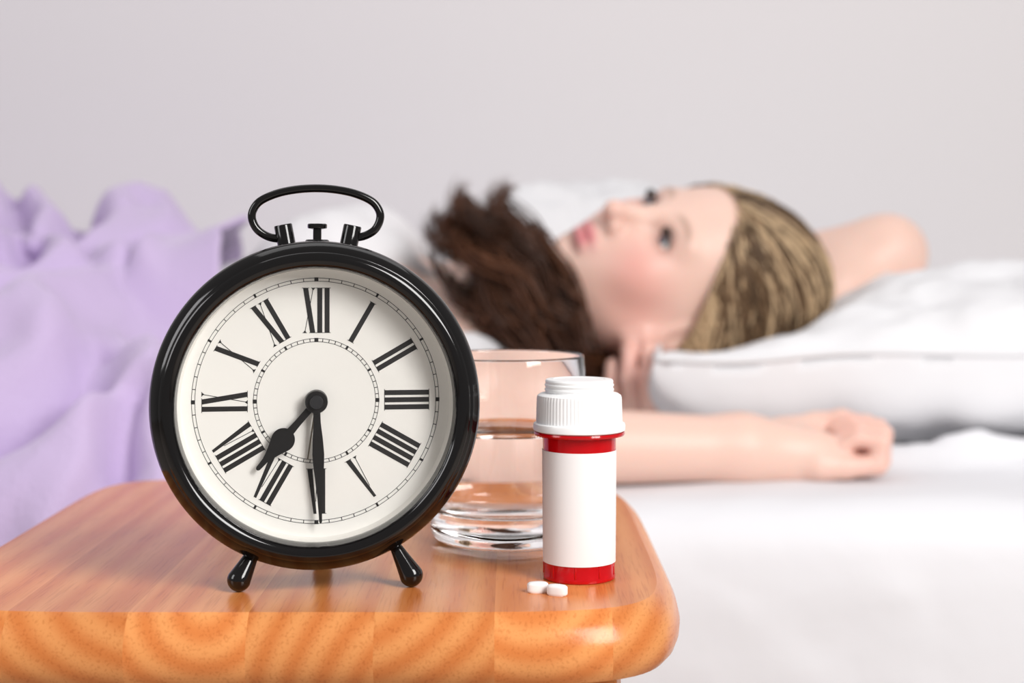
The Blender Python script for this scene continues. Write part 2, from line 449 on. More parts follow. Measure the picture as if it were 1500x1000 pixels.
def glyphs(txt):
    """Roman numeral strokes in photo pixels, height 66, centred"""
    H = 33.0; out = []; x = 0.0; W = 7.2; th = 0.9
    adv = {'I': 10.6, 'V': 18.5, 'X': 20.5}
    for ch in txt:
        if ch == 'I':
            c = x + adv['I'] / 2
            out += [bar(c, H, c, -H, W), bar(c, H, c, H - 0.8, 10.4), bar(c, -H + 0.8, c, -H, 10.4)]
        elif ch == 'V':
            a = x + 5.0; z = x + 16.0; ap = x + 12.6
            out += [bar(a, H, ap, -H, 7.4, 4.2), bar(z, H, ap + 1.2, -H + 18, th), bar(a, H, a, H - 0.8, 10.5), bar(z, H, z, H - 0.8, 6.0),
                    bar(z, H - 0.8, z, H - 3.5, 4.2, 0.9)]
        else:
            l = x + 5.2; r = x + 15.6
            out += [bar(l, H, r, -H, 7.4), bar(r + 0.8, H, l - 1.2, -H, th), bar(l, H, l, H - 0.8, 10.4), bar(r, -H + 0.8, r, -H, 10.4),
                    bar(r + 0.8, H, r + 0.8, H - 0.8, 6.5), bar(l - 1.2, -H + 0.8, l - 1.2, -H, 6.5),
                    bar(r + 0.8, H - 0.8, r + 0.6, H - 3.5, 4.4, 0.9), bar(l - 1.0, -H + 3.5, l - 1.2, -H + 0.8, 0.9, 4.4)]
        x += adv[ch]
    return [[(p[0] - x / 2, p[1]) for p in P] for P in out]
RN = ['XII', 'I', 'II', 'III', 'IIII', 'V', 'VI', 'VII', 'VIII', 'IX', 'X', 'XI']
for h, txt in enumerate(RN):
    th = math.radians(30 * h); flip = 4 <= h <= 8
    ux, uz = math.sin(th), math.cos(th)            # outward
    if flip: upx, upz = -ux, -uz
    else: upx, upz = ux, uz
    rx, rz = upz, -upx                             # glyph right
    polys = []
    for P in glyphs(txt):
        polys.append([((ux * 132 + rx * p[0] + upx * p[1]) * DS, (uz * 132 + rz * p[0] + upz * p[1]) * DS) for p in P])
    # overlapping strokes lie at slightly different heights so that no faces coincide
    bmn = None
    o = flat('numeral', polys, DY, 0.00012, m_print, clock)
    o['label'] = 'black Roman numeral ' + txt
def ring(r0, r1, n=120):
    P = []
    for k in range(n):
        a0, a1 = 2 * math.pi * k / n, 2 * math.pi * (k + 1) / n
        P.append([(r0 * math.sin(a0), r0 * math.cos(a0)), (r1 * math.sin(a0), r1 * math.cos(a0)), (r1 * math.sin(a1), r1 * math.cos(a1)), (r0 * math.sin(a1), r0 * math.cos(a1))])
    return P
def track(name, rin, rout, lw):
    P = ring((rin - lw / 2) * DS, (rin + lw / 2) * DS) + ring((rout - lw / 2) * DS, (rout + lw / 2) * DS)
    for k in range(60):
        a = math.radians(6 * k); hw = (2.9 if k % 15 == 0 else 1.6) if k % 5 == 0 else 0.55
        ux, uz = math.sin(a), math.cos(a); rx, rz = uz, -ux
        ro = rout + (0.8 if k % 5 == 0 else 0)
        P.append([((ux * q + rx * s_ * hw) * DS, (uz * q + rz * s_ * hw) * DS) for q, s_ in ((rin, -1), (rin, 1), (ro, 1), (ro, -1))])
    return flat(name, P, DY, 0.00008, m_print, clock)
track('minute_track', 174.6, 179.3, 0.75)
track('hour_track', 86.2, 91.0, 0.75)
# hands
def poly_hand(name, sect, ang, y, thick, material):
    """sect: list of (distance along, half width) in photo pixels; ang clockwise from 12"""
    a = math.radians(ang); ux, uz = math.sin(a), math.cos(a); rx, rz = uz, -ux
    L = [((ux * d - rx * w_) * DS, (uz * d - rz * w_) * DS) for d, w_ in sect]; R = [((ux * d + rx * w_) * DS, (uz * d + rz * w_) * DS) for d, w_ in sect]
    return flat(name, [L + R[::-1]], y, thick, material, clock)
hub_r = 16.5 * DS
blob = [(60 + 17.5 * math.cos(math.radians(t)) * -1, 17.5 * math.sin(math.radians(t)) * 0.98) for t in range(20, 115, 8)]
poly_hand('hour_hand', [(0, 5), (42, 5.0)] + [(73 - 17.5 * math.cos(math.radians(t)), 17.0 * math.sin(math.radians(t))) for t in range(20, 116, 8)] + [(92, 10.5), (104, 6.3), (112, 4.2), (122, 3.6), (127, 3.3), (129.2, 2.0), (129.8, 0.6)], 221.2, 0.0085, 0.0007, m_hand)
poly_hand('minute_hand', [(0, 5), (30, 5.2), (55, 7.5), (76, 8.6), (92, 7.8), (115, 5.6), (140, 3.6), (165, 2.3), (173, 2.1), (175, 1.4), (175.6, 0.4)], 178.0, 0.0066, 0.0007, m_hand)
poly_hand('alarm_hand', [(0, 1.3), (84, 1.0), (86, 0.4)], 188.5, 0.0104, 0.0004, m_alarm)
dz = DCZ - ccz
lathe_clock('hand_hub', [(0.0, 0.0054), (hub_r * 0.96, 0.0054), (hub_r, 0.0058), (hub_r, 0.0118), (0.0, 0.0118)], m_hand, 48, 30, at=(0, dz))
lathe_clock('hub_cap', [(0.0, 0.0036), (9.3 * DS, 0.0036), (9.9 * DS, 0.0040), (9.9 * DS, 0.0056), (0, 0.0056)], mat('hub_cap_black', (0.03, 0.03, 0.032), 0.3), 48, 30, at=(0, dz))
# feet: teardrops leaning outwards, the third one under the back
def foot(tx, tz, bx, bz_, ty, by, rt, rb):
    a = np.array([tx, ty, tz]); b_ = np.array([bx, by, bz_]); L = np.linalg.norm(b_ - a)
    prof = [(rt, 0.0)] + [(rt + (rb - rt) * (t ** 1.15), L * t) for t in np.linspace(0.1, 1, 10)]
    prof += [(rb * math.cos(math.radians(q)), L + rb * math.sin(math.radians(q))) for q in range(10, 90, 10)] + [(0.0, L + rb)]
    o = lathe('foot', prof, 32, m_black, None, 60)
    o.data.transform(Vector(b_ - a).to_track_quat('Z', 'Y').to_matrix().to_4x4()); o.data.transform(Matrix.Translation(a)); o.parent = clock
    return o
fr_b = 0.0053
foot(-84 * S1, 0.0205, -111 * S1, fr_b, -0.004, -0.008, 0.0022, fr_b)
foot(110 * S1, 0.0205, 138 * S1, fr_b, -0.004, -0.008, 0.0022, fr_b)
foot(8 * S1, 0.020, 10 * S1, 0.0050, 0.026, 0.046, 0.0024, 0.0050)
# handle posts, handle and alarm button on the top of the case
def radial_cyl(name, ang, r0, r1, prof, parent=clock, y=0.006):
    o = lathe(name, prof, 40, m_black, None, 35)
    a = math.radians(ang); d = Vector((math.sin(a), 0, math.cos(a)))
    o.data.transform(d.to_track_quat('Z', 'Y').to_matrix().to_4x4()); o.data.transform(Matrix.Translation(Vector((0, y, ccz)) + d * r0)); o.parent = parent
    return o
for ang in (-10.6, 11.6):
    radial_cyl('handle_post', ang, 0.0690, 0, [(0.0041, 0), (0.0041, 0.0121), (0.0038, 0.0126), (0.0, 0.0126)])
hp = np.array([(-36, 243), (-52, 242), (-70, 245), (-86, 255), (-94, 270), (-93, 284), (-82, 298), (-58, 309), (-30, 315), (0, 317), (30, 315), (58, 309), (82, 298), (93, 284), (94, 270), (86, 255), (70, 246), (52, 244), (38, 245)], float)
hP = catmull(np.stack([hp[:, 0] * S1, np.full(len(hp), 0.006), ccz + hp[:, 1] * S1], 1), 120)
tube('handle', hP, 0.00185, 18, m_black, clock)
radial_cyl('alarm_button', 0.3, 0.0705, 0, [(0.0054, 0), (0.0054, 0.0024), (0.0048, 0.0030), (0.0019, 0.0031), (0.0019, 0.0076), (0.0042, 0.0080), (0.0044, 0.0086), (0.0044, 0.0098), (0.0040, 0.0102), (0.0, 0.0103)])

# ------------------------------------------------------------------ medicine bottle
m_red = mat('red_translucent_plastic', (0.85, 0.004, 0.010), 0.12, Transmission_Weight=0.5, IOR=1.45)
m_label = mat('blank_paper_label', (0.86, 0.85, 0.85), 0.5)
m_cap = mat('white_cap_plastic', (0.88, 0.88, 0.88), 0.32)
BD = 0.7225; bs = BD / FPX
vial = tag(empty('medicine_bottle', ((848.5 - 750) * bs, BD, 0.0)), 'red medicine bottle with blank white label and ribbed white cap', 'bottle')
vial.scale = (1, 1, 0.97)
lathe('vial', [(0.0, 0.0012), (0.0142, 0.0012), (0.0148, 0.0), (0.0158, 0.0), (0.0166, 0.0006), (0.0167, 0.0020), (0.01635, 0.0028), (0.01640, 0.0080), (0.0168, 0.060), (0.0169, 0.0672), (0.0207, 0.0680), (0.0210, 0.0688), (0.0208, 0.0697), (0.0168, 0.0698), (0.0155, 0.0698), (0.0154, 0.0640), (0.0150, 0.0060), (0.0, 0.0050)], 96, m_red, vial, 30)
lathe('label', [(0.01655, 0.0083), (0.01675, 0.0083), (0.01715, 0.0611), (0.01690, 0.0611)], 96, m_label, vial, 30, closed=True)
for k in range(9):
    a = 2 * math.pi * k / 9 + 0.2
    o = box('base_rib', (-0.0004, 0.0152, 0.0024), (0.0004, 0.0167, 0.0080), m_red, vial, 0.0002, 1); o.rotation_euler = (0, 0, a)
def knurl(r, z, a):
    return r - (0.00042 * (0.5 + 0.5 * math.cos(a * 72)) if 0.0745 < z < 0.0862 and r > 0.0185 else 0)
cp = lathe('cap', [(0.0170, 0.0699), (0.0205, 0.0699), (0.02115, 0.0704), (0.02125, 0.0725), (0.0210, 0.0735), (0.0199, 0.0740), (0.0199, 0.0752), (0.0196, 0.0856), (0.0192, 0.0868), (0.0180, 0.0876), (0.0157, 0.0880), (0.0157, 0.0840), (0.0, 0.0840)], 288, m_cap, vial, 30, rfun=knurl)
thr = [(0.0157, 0.0870), (0.0157, 0.0890), (0.0160, 0.0894), (0.0160, 0.0900), (0.0156, 0.0905), (0.0156, 0.0912), (0.0160, 0.0917), (0.0160, 0.0923), (0.0156, 0.0928), (0.0157, 0.0940), (0.0153, 0.0948), (0.0120, 0.0950), (0.0116, 0.0947), (0.0, 0.0945)]
lathe('cap_thread', [(r, 0.0870 + (z - 0.0870) * 0.93) for r, z in thr], 96, m_cap, cp, 30)

# ------------------------------------------------------------------ tablets
m_pill = mat('white_tablet', (0.86, 0.84, 0.83), 0.5)
def tablet(cx, cy, rot, label):
    prof = [(0.86, 0.0), (0.98, 0.0006), (1.0, 0.0012), (1.0, 0.0034), (0.96, 0.0040), (0.80, 0.0045), (0.4, 0.0048)]
    V, F = [], []; n = 40
    for s_, z in prof:
        for k in range(n):
            t = 2 * math.pi * k / n; c, q = math.cos(t), math.sin(t); r = (abs(c) ** 2.6 + abs(q) ** 2.6) ** (-1 / 2.6)
            V.append((0.0047 * c * r * s_, 0.0026 * q * r * s_, z))
    for i in range(len(prof) - 1):
        for k in range(n): F.append((i * n + k, i * n + (k + 1) % n, (i + 1) * n + (k + 1) % n, (i + 1) * n + k))
    F += [tuple(range(n))[::-1], tuple((len(prof) - 1) * n + k for k in range(n))]
    o = pydata('tablet', V, F, m_pill, None, True, 50); o.location = (cx, cy, 0.0); o.rotation_euler = (0, 0, rot)
    tag(o, label, 'pill', 'white tablets on the stool'); return o
tablet((788 - 750) * 0.3e-3, 0.692, math.radians(4), 'white oblong tablet lying on the stool, the one farther from the medicine bottle')
tablet((816 - 750) * 0.3e-3, 0.6865, math.radians(-24), 'white oblong tablet lying askew on the stool, the one nearer the medicine bottle')

# ------------------------------------------------------------------ glass of water
m_glass = mat('clear_glass', (1, 1, 1), 0.0, Transmission_Weight=1.0, IOR=1.46)
m_water = mat('water', (1, 1, 1), 0.0, Transmission_Weight=1.0, IOR=1.333)
GD = 0.815
tumbler = tag(empty('water_glass', ((743 - 750) * GD / FPX, GD, 0.0)), 'clear glass tumbler half full of water behind the medicine bottle', 'glass')
outer = [(0.0, 0.0009), (0.0300, 0.0006), (0.0330, 0.0)] + [(0.0330 + 0.0072 * math.sin(math.radians(a)), 0.0085 - 0.0085 * math.cos(math.radians(a))) for a in range(15, 91, 15)]
outer += [(0.0408, 0.020), (0.0412, 0.040), (0.0410, 0.065), (0.0402, 0.0948), (0.0399, 0.0957), (0.0393, 0.0960), (0.0388, 0.0957), (0.0387, 0.0948)]
inner = [(0.0394, 0.065), (0.0396, 0.040), (0.0391, 0.026), (0.0378, 0.0205), (0.0345, 0.0168), (0.0280, 0.0152), (0.0, 0.0146)]
lathe('tumbler', outer + inner, 128, m_glass, tumbler, 60)
lathe('water', [(0.0, 0.01458), (0.0280, 0.01518), (0.03455, 0.01675), (0.03790, 0.0204), (0.03920, 0.026), (0.03970, 0.040), (0.0396, 0.0576), (0.0388, 0.0570), (0.0380, 0.0568), (0.0, 0.0568)], 128, m_water, tumbler, 40)

# ------------------------------------------------------------------ bed, sheet
m_sheet = mat('white_cotton', (0.75, 0.75, 0.78), 0.8); add_noise_bump(m_sheet, 35, 0.25, 0.004, 4)
m_mattress = mat('mattress_ticking', (0.78, 0.77, 0.75), 0.85)
m_bedwood = mat('bed_base_fabric', (0.55, 0.53, 0.5), 0.85)
BED_Z = -0.048; NEAR = 1.19; BX0, BX1 = -1.45, 0.78
bed = tag(empty('bed', ((BX0 + BX1) / 2, 1.68, FLOOR_Z)), 'bed with white sheeted mattress standing along the pale wall', 'bed')
def bed_box(name, lo, hi, material, bev):
    o = box(name, [l - q for l, q in zip(lo, bed.location)], [h - q for h, q in zip(hi, bed.location)], material, bed, bev); return o
bed_box('bed_base', (BX0 + 0.02, NEAR + 0.03, FLOOR_Z + 0.08), (BX1 - 0.02, 2.17, FLOOR_Z + 0.20), m_bedwood, 0.01)
bed_box('mattress', (BX0, NEAR + 0.004, FLOOR_Z + 0.20), (BX1, 2.19, BED_Z - 0.004), m_mattress, 0.03)
for lx in (BX0 + 0.1, BX1 - 0.1):
    for ly in (NEAR + 0.1, 2.1):
        bed_box('bed_leg', (lx - 0.03, ly - 0.03, FLOOR_Z), (lx + 0.03, ly + 0.03, FLOOR_Z + 0.08), m_bedwood, 0.004)
def cloth_sheet(name, X, prof, disp, material, thick=0.003):
    """sheet swept along x: prof = (y,z) curve points, disp(X, T, S) -> normal offset"""
    P = catmull(np.array(prof), 420)
    d = np.r_[0, np.cumsum(np.linalg.norm(np.diff(P, axis=0), axis=1))]
    nv = 300; t = np.linspace(0, d[-1], nv); py = np.interp(t, d, P[:, 0]); pz = np.interp(t, d, P[:, 1])
    ty, tz = np.gradient(py), np.gradient(pz); l = np.hypot(ty, tz); ny, nz = tz / l, -ty / l
    XX, TT = np.meshgrid(X, t, indexing='ij')
    D = disp(XX, py[None, :] + 0 * XX, pz[None, :] + 0 * XX, TT)
    V = np.stack([XX, py[None] + ny[None] * D, pz[None] + nz[None] * D], -1).reshape(-1, 3)
    o = np_mesh(name, V, grid_quads(len(X), nv)[:, ::-1], material)
    md = o.modifiers.new('thickness', 'SOLIDIFY'); md.thickness = thick; md.offset = -1
    return o
def sheet_disp(X, Y, Z, T):
    d = 0.0025 * fbm(X * 7 + T * 3, T * 9, 3) + 0.003
    side = 1 / (1 + np.exp((Y - 1.20) / 0.012))
    w1 = fbm((X * 0.8 - T * 0.9) * 9, (X + T) * 2.2, 11)
    d += side * 0.004 * w1
    crump = np.exp(-((Y - 1.395 - 0.01 * vnoise(X * 6, X * 0, 5)) / 0.030) ** 2) / (1 + np.exp(-(X - 0.30) / 0.012))
    d += crump * (0.026 + 0.008 * fbm(X * 22, Y * 30, 21))
    return np.where(Z < -0.06, np.maximum(d, 0.001), d)
sheet = cloth_sheet('bed_sheet', np.linspace(BX0 - 0.005, BX1 + 0.005, 380), [(2.185, BED_Z), (1.9, BED_Z), (1.6, BED_Z), (1.4, BED_Z), (1.26, BED_Z), (1.215, BED_Z - 0.004), (1.192, BED_Z - 0.020), (1.184, BED_Z - 0.05), (1.182, -0.16), (1.180, -0.30)], sheet_disp, m_sheet)
tag(sheet, 'white cotton bed sheet stretched over the mattress and hanging at its side', 'sheet')

# ------------------------------------------------------------------ pillows
m_pillow = mat('pillowcase_cotton', (0.765, 0.765, 0.785), 0.8); add_noise_bump(m_pillow, 28, 0.3, 0.004, 4)
def pillow(name, x0, x1, y0, y1, zseam, ztop, zbot, dents, seed, label, lean=None, rot=0.0):
    n = 130; u = np.sin(np.linspace(-1, 1, n) * math.pi / 2); Uu, Vv = np.meshgrid(u, u, indexing='ij')
    prof = (np.clip(1 - np.abs(Uu) ** 3.2, 0, 1) ** 0.55) * (np.clip(1 - np.abs(Vv) ** 3.2, 0, 1) ** 0.55)
    pin = 1 - 0.035 * (1 - Vv ** 2) * 0 - 0.05 * (Uu ** 2) * (Vv ** 2) * -1
    cx, cy = (x0 + x1) / 2, (y0 + y1) / 2
    X = cx + (x1 - x0) / 2 * Uu * (1 - 0.05 * (1 - Vv ** 2)); Y = cy + (y1 - y0) / 2 * Vv * (1 - 0.06 * (1 - Uu ** 2))
    edge = np.maximum(np.abs(Uu), np.abs(Vv)); ew = np.exp(-((1 - edge) / 0.16))
    wr = 0.007 * ew * np.sin(np.where(np.abs(Uu) > np.abs(Vv), Vv, Uu) * 19 + 3 * vnoise(Uu * 3, Vv * 3, seed)) + 0.009 * fbm(Uu * 5 + 9, Vv * 4 + 3, seed + 1)
    sag = 0.008 * vnoise(Uu * 2.5, Vv * 2.5, seed + 4)
    zs = zseam + sag
    top = zs + (ztop - zseam) * prof + wr * prof ** 0.3
    for dx, dy, sx, sy, dep in dents:
        top = top - dep * np.exp(-((X - dx) / sx) ** 2 - ((Y - dy) / sy) ** 2) * prof ** 0.5
    bot = np.maximum(zs - (zseam - zbot) * prof ** 0.45 - wr * prof ** 0.3 * 0.7, zbot)
    top = np.maximum(top, bot + 0.012 * prof)
    V = np.concatenate([np.stack([X, Y, top], -1).reshape(-1, 3), np.stack([X - 0.026 * np.exp(-(Uu + 1) / 0.3) * np.clip(prof, 0, 1) ** 0.35, Y, bot], -1).reshape(-1, 3)])
    q = grid_quads(n, n); Q = np.concatenate([q, q[:, ::-1] + n * n])
    o = np_mesh(name, V, Q, m_pillow)
    bm = bmesh.new(); bm.from_mesh(o.data); bmesh.ops.remove_doubles(bm, verts=bm.verts, dist=1e-5); bmesh.ops.recalc_face_normals(bm, faces=bm.faces); bm.to_mesh(o.data); bm.free()
    tag(o, label, 'pillow')
    # flanged seam round the edge
    i = np.arange(n); loop = np.concatenate([np.stack([X[:, 0], Y[:, 0], zs[:, 0]], 1), np.stack([X[-1, 1:], Y[-1, 1:], zs[-1, 1:]], 1), np.stack([X[-2::-1, -1], Y[-2::-1, -1], zs[-2::-1, -1]], 1), np.stack([X[0, -2:0:-1], Y[0, -2:0:-1], zs[0, -2:0:-1]], 1)])
    tube('seam', np.vstack([loop, loop[:1]]), 0.0035, 8, m_pillow, o)
    return o
pillow('pillow', 0.128, 0.74, 1.385, 1.85, 0.052, 0.124, BED_Z + 0.004, [(0.16, 1.56, 0.16, 0.13, 0.100)], 31, 'plump white pillow with a seam under the woman\'s blond hair')
pillow('pillow', -0.14, 0.33, 1.86, 2.17, 0.08, 0.222, BED_Z + 0.004, [], 57, 'white pillow lying by the wall beyond the woman\'s face')

# ------------------------------------------------------------------ the woman
th = math.radians(37)
U = np.array([math.cos(math.radians(15)), 0, math.sin(math.radians(15))]); U /= np.linalg.norm(U)
F0 = np.array([-U[2], 0, U[0]]); NY = np.array([0, -1.0, 0])
Ff = math.cos(th) * F0 + math.sin(th) * NY
Rr = math.cos(th) * NY - math.sin(th) * F0           # her left side, towards the camera
HC = px(975, 365, 1.47) - 0.0655 * Ff - 0.032 * Rr
FR = np.stack([U, Ff, Rr])                            # rows: local axes
def hd(u, f_, r): return HC + u * U + f_ * Ff + r * Rr
body = Field(axis(-1.46, (-0.62, 0.014), (-0.12, 0.006), (0.36, 0.0020), (0.47, 0.005)), axis(1.20, (1.24, 0.004), (1.64, 0.0022), (1.86, 0.006)), axis(-0.06, (0.21, 0.0021), (0.24, 0.006)))
def torso(B, o=0.0):
    B.ell((-0.17, 1.605, 0.045), (0.20 + o, 0.150 + o, 0.090 + o), 0.03)
    B.cone((-0.055, 1.485, 0.030), (-0.02, 1.72, 0.045), 0.056 + o, 0.056 + o, 0.05)
    B.ell((-0.175, 1.540, 0.118), (0.068 + o, 0.066 + o, 0.062 + o), 0.05)
    B.ell((-0.165, 1.675, 0.122), (0.070 + o, 0.066 + o, 0.066 + o), 0.05)
    B.ell((-0.39, 1.605, 0.030), (0.20 + o, 0.130 + o, 0.076 + o), 0.06)
    B.ell((-0.60, 1.605, 0.035), (0.15 + o, 0.165 + o, 0.082 + o), 0.06)
torso(body)
for yy in (1.53, 1.68):
    body.chain([(-0.66, yy, 0.03), (-1.05, yy - 0.01, 0.045), (-1.38, yy, 0.0)], [0.078, 0.054, 0.034], 0.05)
    body.cone((-1.38, yy, 0.0), (-1.40, yy, 0.10), 0.034, 0.026, 0.02)
# neck
body.cone(hd(-0.055, -0.025, 0.0), (-0.045, 1.60, 0.060), 0.050, 0.058, 0.05)
body.cone(hd(-0.06, 0.0, 0.0), (-0.02, 1.585, 0.085), 0.038, 0.040, 0.04)
# her left arm: out to the bed edge, forearm alongside the pillow, palm up
SH = np.array([-0.050, 1.475, 0.018]); EL = np.array([-0.070, 1.268, -0.014]); WR = np.array([0.192, 1.306, -0.019])
body.cone(SH, EL, 0.046, 0.036, 0.04)
body.chain([EL, EL + 0.35 * (WR - EL) + np.array([0, 0, 0.002]), WR], [0.034, 0.0335, 0.0265], 0.03)
# palm, lying on its back
PC = np.array([0.239, 1.322, -0.025])
body.cone(WR + np.array([0.0, 0, 0.0]), PC + np.array([0, 0.0, 0.002]), 0.0260, 0.021, 0.02)
body.ell(PC + np.array([0.005, -0.018, 0.001]), (0.042, 0.017, 0.0205), 0.02)      # heel of the hand, little-finger side
body.ell(PC + np.array([0.008, 0.012, -0.006]), (0.046, 0.030, 0.016), 0.02)
body.ell(PC + np.array([-0.006, 0.030, 0.006]), (0.036, 0.016, 0.018), 0.02)       # ball of the thumb
for q, (yo, L, cz) in enumerate([(-0.031, 0.90, 0.000), (-0.011, 1.03, 0.003), (0.011, 1.06, 0.006), (0.033, 1.0, 0.010)]):
    m0 = PC + np.array([0.040 - abs(yo) * 0.15, yo, -0.007])
    p1 = m0 + np.array([0.030 * L, 0.0, 0.002 + cz * 0.3]); p2 = p1 + np.array([0.003, 0.001, 0.0205 * L]) + np.array([0, 0, cz * 0.3])
    p3 = p2 + np.array([-0.021 * L, 0.002, 0.003])
    p4 = p3 + np.array([-0.012 * L, 0.001, -0.006])
    body.chain([m0 - np.array([0.02, 0, 0]), m0, p1], [0.0095, 0.0093, 0.0087], 0.003, 0.012)
    body.chain([p1, p2, p3, p4], [0.0085, 0.0079, 0.0072, 0.0064], 0.0022)
tb = PC + np.array([-0.004, 0.034, 0.012])
body.chain([tb, tb + np.array([0.028, 0.008, 0.008]), tb + np.array([0.050, 0.000, 0.012]), tb + np.array([0.064, -0.010, 0.010])], [0.0125, 0.0100, 0.0090, 0.0075], 0.005, 0.014)
# her right arm folded behind the head, fingertips coming out under the jaw
S2 = np.array([0.07, 1.735, 0.075]); E2 = np.array([0.398, 1.665, 0.140]); W2 = np.array([0.225, 1.595, 0.022])
body.cone((-0.02, 1.72, 0.045), S2, 0.056, 0.050, 0.04)
body.cone(S2, E2, 0.048, 0.036, 0.03)
body.chain([E2, E2 + 0.35 * (W2 - E2), W2], [0.036, 0.036, 0.026], 0.03)
body.cone(W2, (0.155, 1.515, 0.000), 0.026, 0.024, 0.02)
for fx, fy, ft in ((0.128, 1.452, 0.052), (0.110, 1.456, 0.049), (0.146, 1.454, 0.040), (0.095, 1.468, 0.036)):
    body.chain([(fx + 0.012, 1.50, -0.006), (fx + 0.004, fy, 0.0), (fx - 0.002, fy - 0.003, ft - 0.022), (fx - 0.001, fy + 0.004, ft)], [0.0098, 0.0090, 0.0086, 0.0074], 0.003)
# head
body.ell(hd(0.026, -0.012, 0), (0.090, 0.094, 0.076), 0.02, FR)
body.ell(hd(0.050, 0.036, 0), (0.046, 0.038, 0.056), 0.03, FR)                      # forehead
body.ell(hd(-0.030, 0.022, 0), (0.074, 0.058, 0.060), 0.04, FR)
body.ell(hd(-0.060, 0.048, 0), (0.036, 0.030, 0.034), 0.03, FR)                     # muzzle
body.ell(hd(-0.094, 0.049, 0), (0.014, 0.015, 0.018), 0.025, FR)                    # chin
for s_ in (-1, 1):
    body.cone(hd(-0.045, -0.004, s_ * 0.057), hd(-0.092, 0.040, s_ * 0.014), 0.018, 0.013, 0.03)   # jaw
    body.ell(hd(-0.028, 0.050, s_ * 0.036), (0.024, 0.020, 0.024), 0.025, FR)       # cheek
    body.ell(hd(0.020, 0.069, s_ * 0.026), (0.008, 0.010, 0.022), 0.016, FR)        # brow
    body.ell(hd(-0.003, 0.086, s_ * 0.032), (0.0105, 0.012, 0.017), 0.012, FR, 'sub')   # eye socket
    body.ell(hd(0.0, 0.0655, s_ * 0.032), (0.0140, 0.0140, 0.0150), 0.005, FR)      # eyelids
    body.ell(hd(-0.008, -0.010, s_ * 0.074), (0.030, 0.017, 0.007), 0.008, FR)      # ear
    body.ell(hd(-0.006, -0.004, s_ * 0.082), (0.016, 0.008, 0.005), 0.006, FR, 'sub')
body.cone(hd(0.008, 0.078, 0), hd(-0.036, 0.1010, 0), 0.0068, 0.0088, 0.014)        # nose
body.ell(hd(-0.038, 0.1020, 0), (0.0085, 0.0085, 0.0092), 0.006, FR)
for s_ in (-1, 1):
    body.ell(hd(-0.041, 0.0875, s_ * 0.0115), (0.0075, 0.0095, 0.0062), 0.006, FR)
    body.ell(hd(-0.0475, 0.0935, s_ * 0.006), (0.0030, 0.0050, 0.0028), 0.003, FR, 'sub')
body.ell(hd(-0.0640, 0.0790, 0), (0.0060, 0.0085, 0.0215), 0.006, FR)               # lips
body.ell(hd(-0.0745, 0.0770, 0), (0.0066, 0.0085, 0.0185), 0.006, FR)
body.ell(hd(-0.0693, 0.0868, 0), (0.0014, 0.0060, 0.0210), 0.003, FR, 'sub')
body.ell(hd(-0.0850, 0.0785, 0), (0.0050, 0.0060, 0.0140), 0.008, FR, 'sub')
for s_ in (-1, 1):
    body.ell(hd(0.0002, 0.0800, s_ * 0.032), (0.0042, 0.0150, 0.0122), 0.003, FR, 'sub')     # lid opening
BV, BQ = body.mesh(); BV = relax(BV, BQ, 2, 0.4)
BV[:, 2] = np.maximum(BV[:, 2], BED_Z + 0.0045)
m_skin = mat('skin', (0.75, 0.5, 0.42), 0.48); tint_to_base(m_skin)
sb = bsdf(m_skin); sb.inputs['Subsurface Weight'].default_value = 0.22; sb.inputs['Subsurface Radius'].default_value = (1.0, 0.28, 0.16); sb.inputs['Subsurface Scale'].default_value = 0.008
person = np_mesh('person', BV, BQ, m_skin)
L = (BV - HC) @ FR.T
skin = np.tile(np.array([0.80, 0.55, 0.46]), (len(BV), 1))
def blend(mask, col):
    global skin
    skin = skin * (1 - mask[:, None]) + np.array(col) * mask[:, None]
def gz(c, s_, P=L): return np.exp(-(((P - np.array(c)) / np.array(s_)) ** 2).sum(1))
for s_ in (-1, 1):
    blend(0.70 * gz((-0.032, 0.055, s_ * 0.050), (0.028, 0.05, 0.028)), (0.80, 0.35, 0.31))    # flushed cheeks
    blend(0.75 * np.clip(1.6 * gz((0.0, 0.077, s_ * 0.032), (0.0085, 0.02, 0.0165)), 0, 1), (0.40, 0.20, 0.16))   # lids
    blend(0.45 * gz((-0.050, 0.030, s_ * 0.060), (0.035, 0.045, 0.035)), (0.74, 0.36, 0.29))
    bu = L[:, 0] - (0.0235 - 14 * (np.abs(L[:, 2]) - 0.030) ** 2)
    blend(0.65 * np.exp(-(bu / 0.0035) ** 2) * np.exp(-((L[:, 2] - s_ * 0.031) / 0.017) ** 4) * (L[:, 1] > 0.05), (0.25, 0.14, 0.09))   # brows
blend(np.clip(1.5 * (gz((-0.0640, 0.085, 0), (0.0050, 0.016, 0.018)) + gz((-0.0745, 0.085, 0), (0.0058, 0.016, 0.016))), 0, 0.9), (0.66, 0.21, 0.23))
blend(0.4 * gz((-0.040, 0.1, 0), (0.012, 0.016, 0.014)), (0.80, 0.42, 0.36))
W_ = BV - (PC + np.array([0.055, 0.0, 0.008])); blend(0.5 * np.exp(-(W_ / np.array([0.03, 0.05, 0.03]) ** 1 * 1.0 / 1.0) ** 2).prod(1), (0.78, 0.36, 0.30))
W_ = BV - np.array([0.115, 1.455, 0.035]); blend(0.5 * np.exp(-(W_ / 0.035) ** 2).prod(1), (0.78, 0.36, 0.31))
set_colors(person, skin)
tag(person, 'person in a white shirt lying on the bed with one arm behind the head', 'person')
